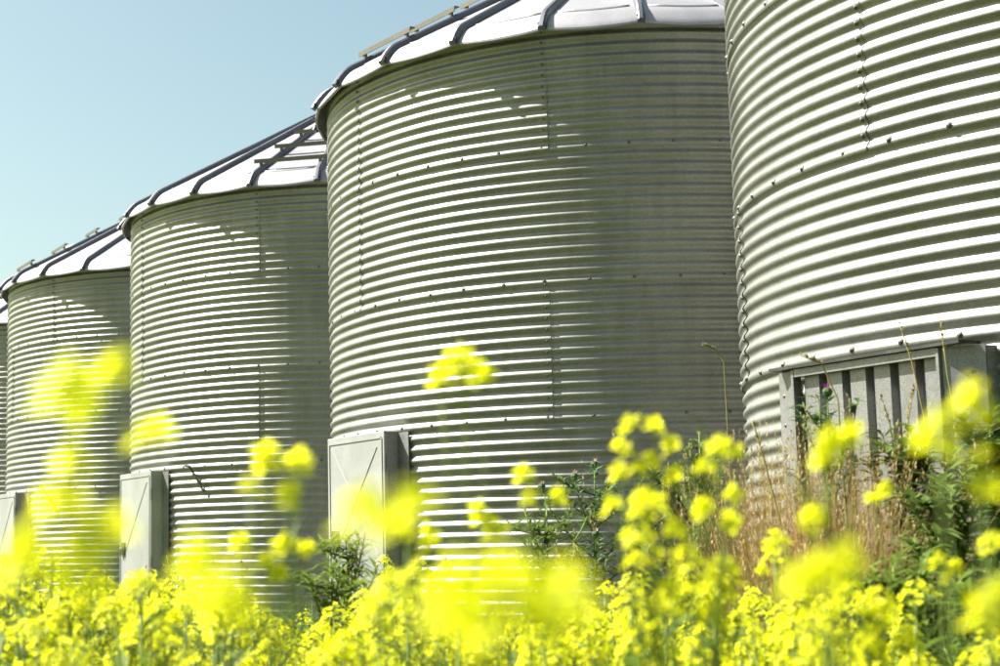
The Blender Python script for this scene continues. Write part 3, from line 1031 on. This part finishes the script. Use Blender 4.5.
TG = 'thistles growing by the bins'
weed('grey-green thistle with pinkish buds in front of the shaded second bin', 'thistle', 588, 6.6, 468, 85, M_THIST, 900, 0.06, 'thistle', TG, (M_PINK, 10, 0.016), 0.22)
weed('tall thistle with one purple bloom at the left of the ribbed doorway', 'thistle', 822, 5.1, 398, 50, M_THIST, 500, 0.055, 'thistle', TG, (M_PURPLE, 0, 0.017), 0.3)
weed('small thistle with pale blooms at the foot of the middle bin door', 'thistle', 178, 8.6, 552, 30, M_THIST, 160, 0.06, 'thistle', TG, (M_PINK, 4, 0.013), 0.22)
weed('feathery green weed beside the grey thistle', 'leafy_weed', 548, 5.6, 508, 60, M_LEAF, 800, 0.07, 'weed', 'weeds by the bins', None, 0.14)
weed('dark weed between the round yellow bunch and the dry grass', 'leafy_weed', 690, 6.0, 462, 70, M_WEED, 900, 0.07, 'weed', 'weeds by the bins', None, 0.22)
weed('thin dark weed tip rising left of the nearest bin', 'leafy_weed', 704, 5.5, 432, 26, M_WEED, 260, 0.05, 'weed', 'weeds by the bins', None, 0.3)
weed('green weed with fine leaves before the white steel door', 'leafy_weed', 362, 5.2, 530, 40, M_LEAF, 600, 0.07, 'weed', 'weeds by the bins', None, 0.14)
weed('green weed low at the left foot of the white steel door', 'leafy_weed', 322, 4.6, 560, 70, M_LEAF, 800, 0.07, 'weed', 'weeds by the bins', None, 0.14)
weed('leafy dark weed before the middle of the ribbed doorway', 'leafy_weed', 912, 4.9, 428, 60, M_WEED, 800, 0.075, 'weed', 'weeds by the bins', None, 0.35)
weed('leafy dark weed at the right edge before the doorway flange', 'leafy_weed', 985, 4.7, 415, 60, M_WEED, 800, 0.075, 'weed', 'weeds by the bins', None, 0.35)
weed('lower leafy weed in the right corner', 'leafy_weed', 950, 4.2, 480, 60, M_WEED, 700, 0.075, 'weed', 'weeds by the bins', None, 0.3)
weed('broad green weed low in the right corner', 'leafy_weed', 905, 3.6, 560, 80, M_LEAF, 700, 0.08, 'weed', 'weeds by the bins', None, 0.2)
weed('low green weed at the right corner edge', 'leafy_weed', 985, 3.4, 575, 80, M_LEAF, 700, 0.08, 'weed', 'weeds by the bins', None, 0.2)

def stalk(label, pts, d, seed_len):
    """single tall grass stalk with a narrow seed head, traced by its lean"""
    P = [at(a, b, d) for a, b in pts]
    foot = Vector((P[-1].x, P[-1].y, -0.03))
    root = empty('grass_stalk', foot, label, 'grass stalk', 'tall grass stalks before the nearest bin')
    mb = MB()
    loc = [Vector((0, 0, 0))] + [p - foot for p in reversed(P)]
    mb.tube(loc, [0.0025] * (len(loc) - 1) + [0.0012], 4)
    mb.build('stem', M_SEED, root, smooth=True)
    sd = MB()
    a = loc[-1]; b = loc[-2]
    L = (a - b).length
    for k in range(40):
        f = random.random() * min(1, seed_len / L)
        p = a.lerp(b, f)
        d1 = Vector((random.uniform(-1, 1), random.uniform(-1, 1), random.uniform(0.8, 2.5))).normalized()
        bud_geom(sd, p, d1, 0.014, 0.0025, 0)
    sd.build('seed_head', M_SEED, root)

stalk('grass stalk leaning left over the top of the ribbed doorway, left of two', [(899, 323), (912, 362), (925, 420), (940, 540)], 5.3, 0.12)
stalk('grass stalk leaning left over the top of the ribbed doorway, right of two', [(940, 317), (947, 372), (957, 430), (968, 540)], 5.3, 0.12)
stalk('bent grass stalk with its tip reaching over the doorway corner', [(799, 355), (822, 364), (838, 400), (848, 540)], 5.0, 0.10)
stalk('dark seed stalk crossing the ribbed panel, left of two', [(880, 396), (890, 425), (897, 470), (905, 560)], 5.0, 0.14)
stalk('dark seed stalk crossing the ribbed panel, right of two', [(914, 386), (908, 420), (905, 470), (902, 560)], 5.0, 0.14)
stalk('thick dark stalk leaning right across the left edge of the nearest bin', [(752, 422), (762, 452), (780, 520), (796, 600)], 4.8, 0.10)
stalk('yellowish curled stalk tip before the shaded right of the second bin', [(702, 345), (716, 350), (724, 362), (730, 470)], 6.2, 0.08)

# ------------------------------------------------------------------ grasses
def blades(name, pts, hts, wid, mat, lean=0.25, segs=3, seed_frac=0.0):
    """many curved tapering blades in one mesh"""
    n = len(pts)
    pts = np.asarray(pts); hts = np.asarray(hts)
    th = rng.uniform(0, 2 * pi, n)
    ln = rng.normal(0, lean, n) * hts
    face = rng.uniform(0, 2 * pi, n)
    k = segs + 1
    V = np.zeros((n, 2 * k - 1, 3))
    for i in range(k):
        f = i / segs
        cx = pts[:, 0] + np.cos(th) * ln * f ** 2
        cy = pts[:, 1] + np.sin(th) * ln * f ** 2
        cz = -0.04 + hts * (f - 0.12 * np.abs(ln / hts) * f * f)
        w = wid * (1 - f ** 1.6) / 2
        if i < segs:
            V[:, 2 * i] = np.stack([cx - np.cos(face) * w, cy - np.sin(face) * w, cz], 1)
            V[:, 2 * i + 1] = np.stack([cx + np.cos(face) * w, cy + np.sin(face) * w, cz], 1)
        else:
            V[:, 2 * i] = np.stack([cx, cy, cz], 1)
    vp = 2 * k - 1
    F = []
    base = (np.arange(n) * vp)[:, None]
    quads = np.concatenate([base + np.array([[2 * i, 2 * i + 1, 2 * i + 3, 2 * i + 2]]) for i in range(segs - 1)], 0)
    tris = base + np.array([[2 * segs - 2, 2 * segs - 1, 2 * segs]])
    me = bpy.data.meshes.new(name)
    nv = n * vp
    me.vertices.add(nv); me.vertices.foreach_set('co', V.reshape(-1))
    nl = quads.size + tris.size
    me.loops.add(nl)
    me.loops.foreach_set('vertex_index', np.concatenate([quads.reshape(-1), tris.reshape(-1)]).astype(np.int32))
    npoly = len(quads) + len(tris)
    me.polygons.add(npoly)
    st = np.concatenate([np.arange(len(quads)) * 4, len(quads) * 4 + np.arange(len(tris)) * 3]).astype(np.int32)
    me.polygons.foreach_set('loop_start', st)
    me.materials.append(mat)
    me.update(calc_edges=True); me.validate()
    o = obj(name, me)
    tips = np.stack([pts[:, 0] + np.cos(th) * ln, pts[:, 1] + np.sin(th) * ln, -0.04 + hts * (1 - 0.12 * np.abs(ln / hts))], 1)
    return o, tips

def scatter(n, x0, x1, y0, y1, gap=0.12, cond=None):
    out_ = []
    while len(out_) < n:
        X = rng.uniform(x0, x1, n); Y = rng.uniform(y0, y1, n)
        ok = np.ones(n, bool)
        for bx, by in BINS:
            ok &= np.hypot(X - bx, Y - by) > RB + gap
        ok &= np.hypot(X, Y) > 0.9
        if cond is not None: ok &= cond(X, Y)
        out_ += list(zip(X[ok], Y[ok]))
    return np.array(out_[:n])

pg = np.concatenate([scatter(34000, -6, 5, 1.0, 9.5), scatter(12000, -9, 0, 9, 20), scatter(8000, -9, 10, -5, 1.0)])
hg = 0.38 + 0.46 * rng.random(len(pg)) ** 1.5
cg = at(830, 560, 4.9)
ex = np.stack([cg.x + rng.normal(0, 0.22, 2600), cg.y + rng.normal(0, 0.45, 2600)], 1)
cg2 = at(955, 560, 4.0)
ex2 = np.stack([cg2.x + rng.normal(0, 0.22, 1900), cg2.y + rng.normal(0, 0.35, 1900)], 1)
pg = np.concatenate([pg, ex, ex2]); hg = np.concatenate([hg, rng.uniform(0.6, 1.02, 2600), rng.uniform(0.55, 0.98, 1900)])
g, _ = blades('grass', pg, hg, 0.0075, M_GRASS)
tag(g, 'green grass growing between the rapeseed and the bins', 'grass', kind='stuff')

# reddish dry grass in a clump left of the ribbed doorway
c0 = at(803, 560, 5.0)
th = rng.uniform(0, 2 * pi, 4200); q = np.sqrt(rng.uniform(0, 1, 4200))
pd = np.stack([c0.x + 0.02 + np.cos(th) * q * 0.20, c0.y + np.sin(th) * q * 0.6], 1)
pd = pd[np.hypot(pd[:, 0] - BINS[0][0], pd[:, 1] - BINS[0][1]) > RB + 0.06]
hd_ = rng.uniform(0.75, 1.42, len(pd)) * (1 - 0.15 * rng.random(len(pd)))
dg, tips = blades('dry_grass', pd, hd_, 0.0054, M_DRY, lean=0.24, segs=4)
tag(dg, 'reddish brown dry grass left of the ribbed doorway', 'dry grass', kind='stuff')
sm = MB()
for t in tips[:1500]:
    t = Vector(t)
    for k in range(7):
        p = t - Vector((0, 0, random.uniform(0, 0.10)))
        bud_geom(sm, p, Vector((random.uniform(-1, 1), random.uniform(-1, 1), random.uniform(1.0, 3))), 0.016, 0.0016, 0)
ds = sm.build('seed_heads', M_DRY, dg)
tag(ds, kind='stuff')

# the rest of the flowering field, out of the picture's frame and behind the front plants
def far_field():
    n = 5200
    P = scatter(n * 2, -13, 12, -6, 17, 0.8)
    keep = []
    for x, y in P:
        if y > 0.2:
            px, _ = px_of((x, y, 0.9))
            if -70 < px < 1070: continue
        keep.append((x, y))
    keep = keep[:n]
    mb = MB()
    for x, y in keep:
        h = random.uniform(0.68, 0.9)
        mb.tube([(x, y, -0.03), (x, y, h)], [0.004, 0.002], 3, 2, cap=False)
        for k in range(5):
            c = Vector((x + random.uniform(-.13, .13), y + random.uniform(-.13, .13), h - random.uniform(0, .16)))
            for j in range(5):
                p = c + Vector((random.uniform(-.022, .022), random.uniform(-.022, .022), random.uniform(-.02, .02)))
                nn = Vector((random.uniform(-1, 1), random.uniform(-1, 1), random.uniform(0.2, 1.2))).normalized()
                u = nn.cross(Vector((0.2, 0.1, 0.97))).normalized(); w = nn.cross(u); r = 0.0095
                mb.add([p + u * r, p + w * r, p - u * r, p - w * r], [(0, 1, 2, 3)], 0)
    o = mb.build('rapeseed_field', [M_PETAL, M_BUD, M_STEM])
    tag(o, 'rest of the flowering rapeseed field beside the bins', 'rapeseed field', kind='stuff')
far_field()
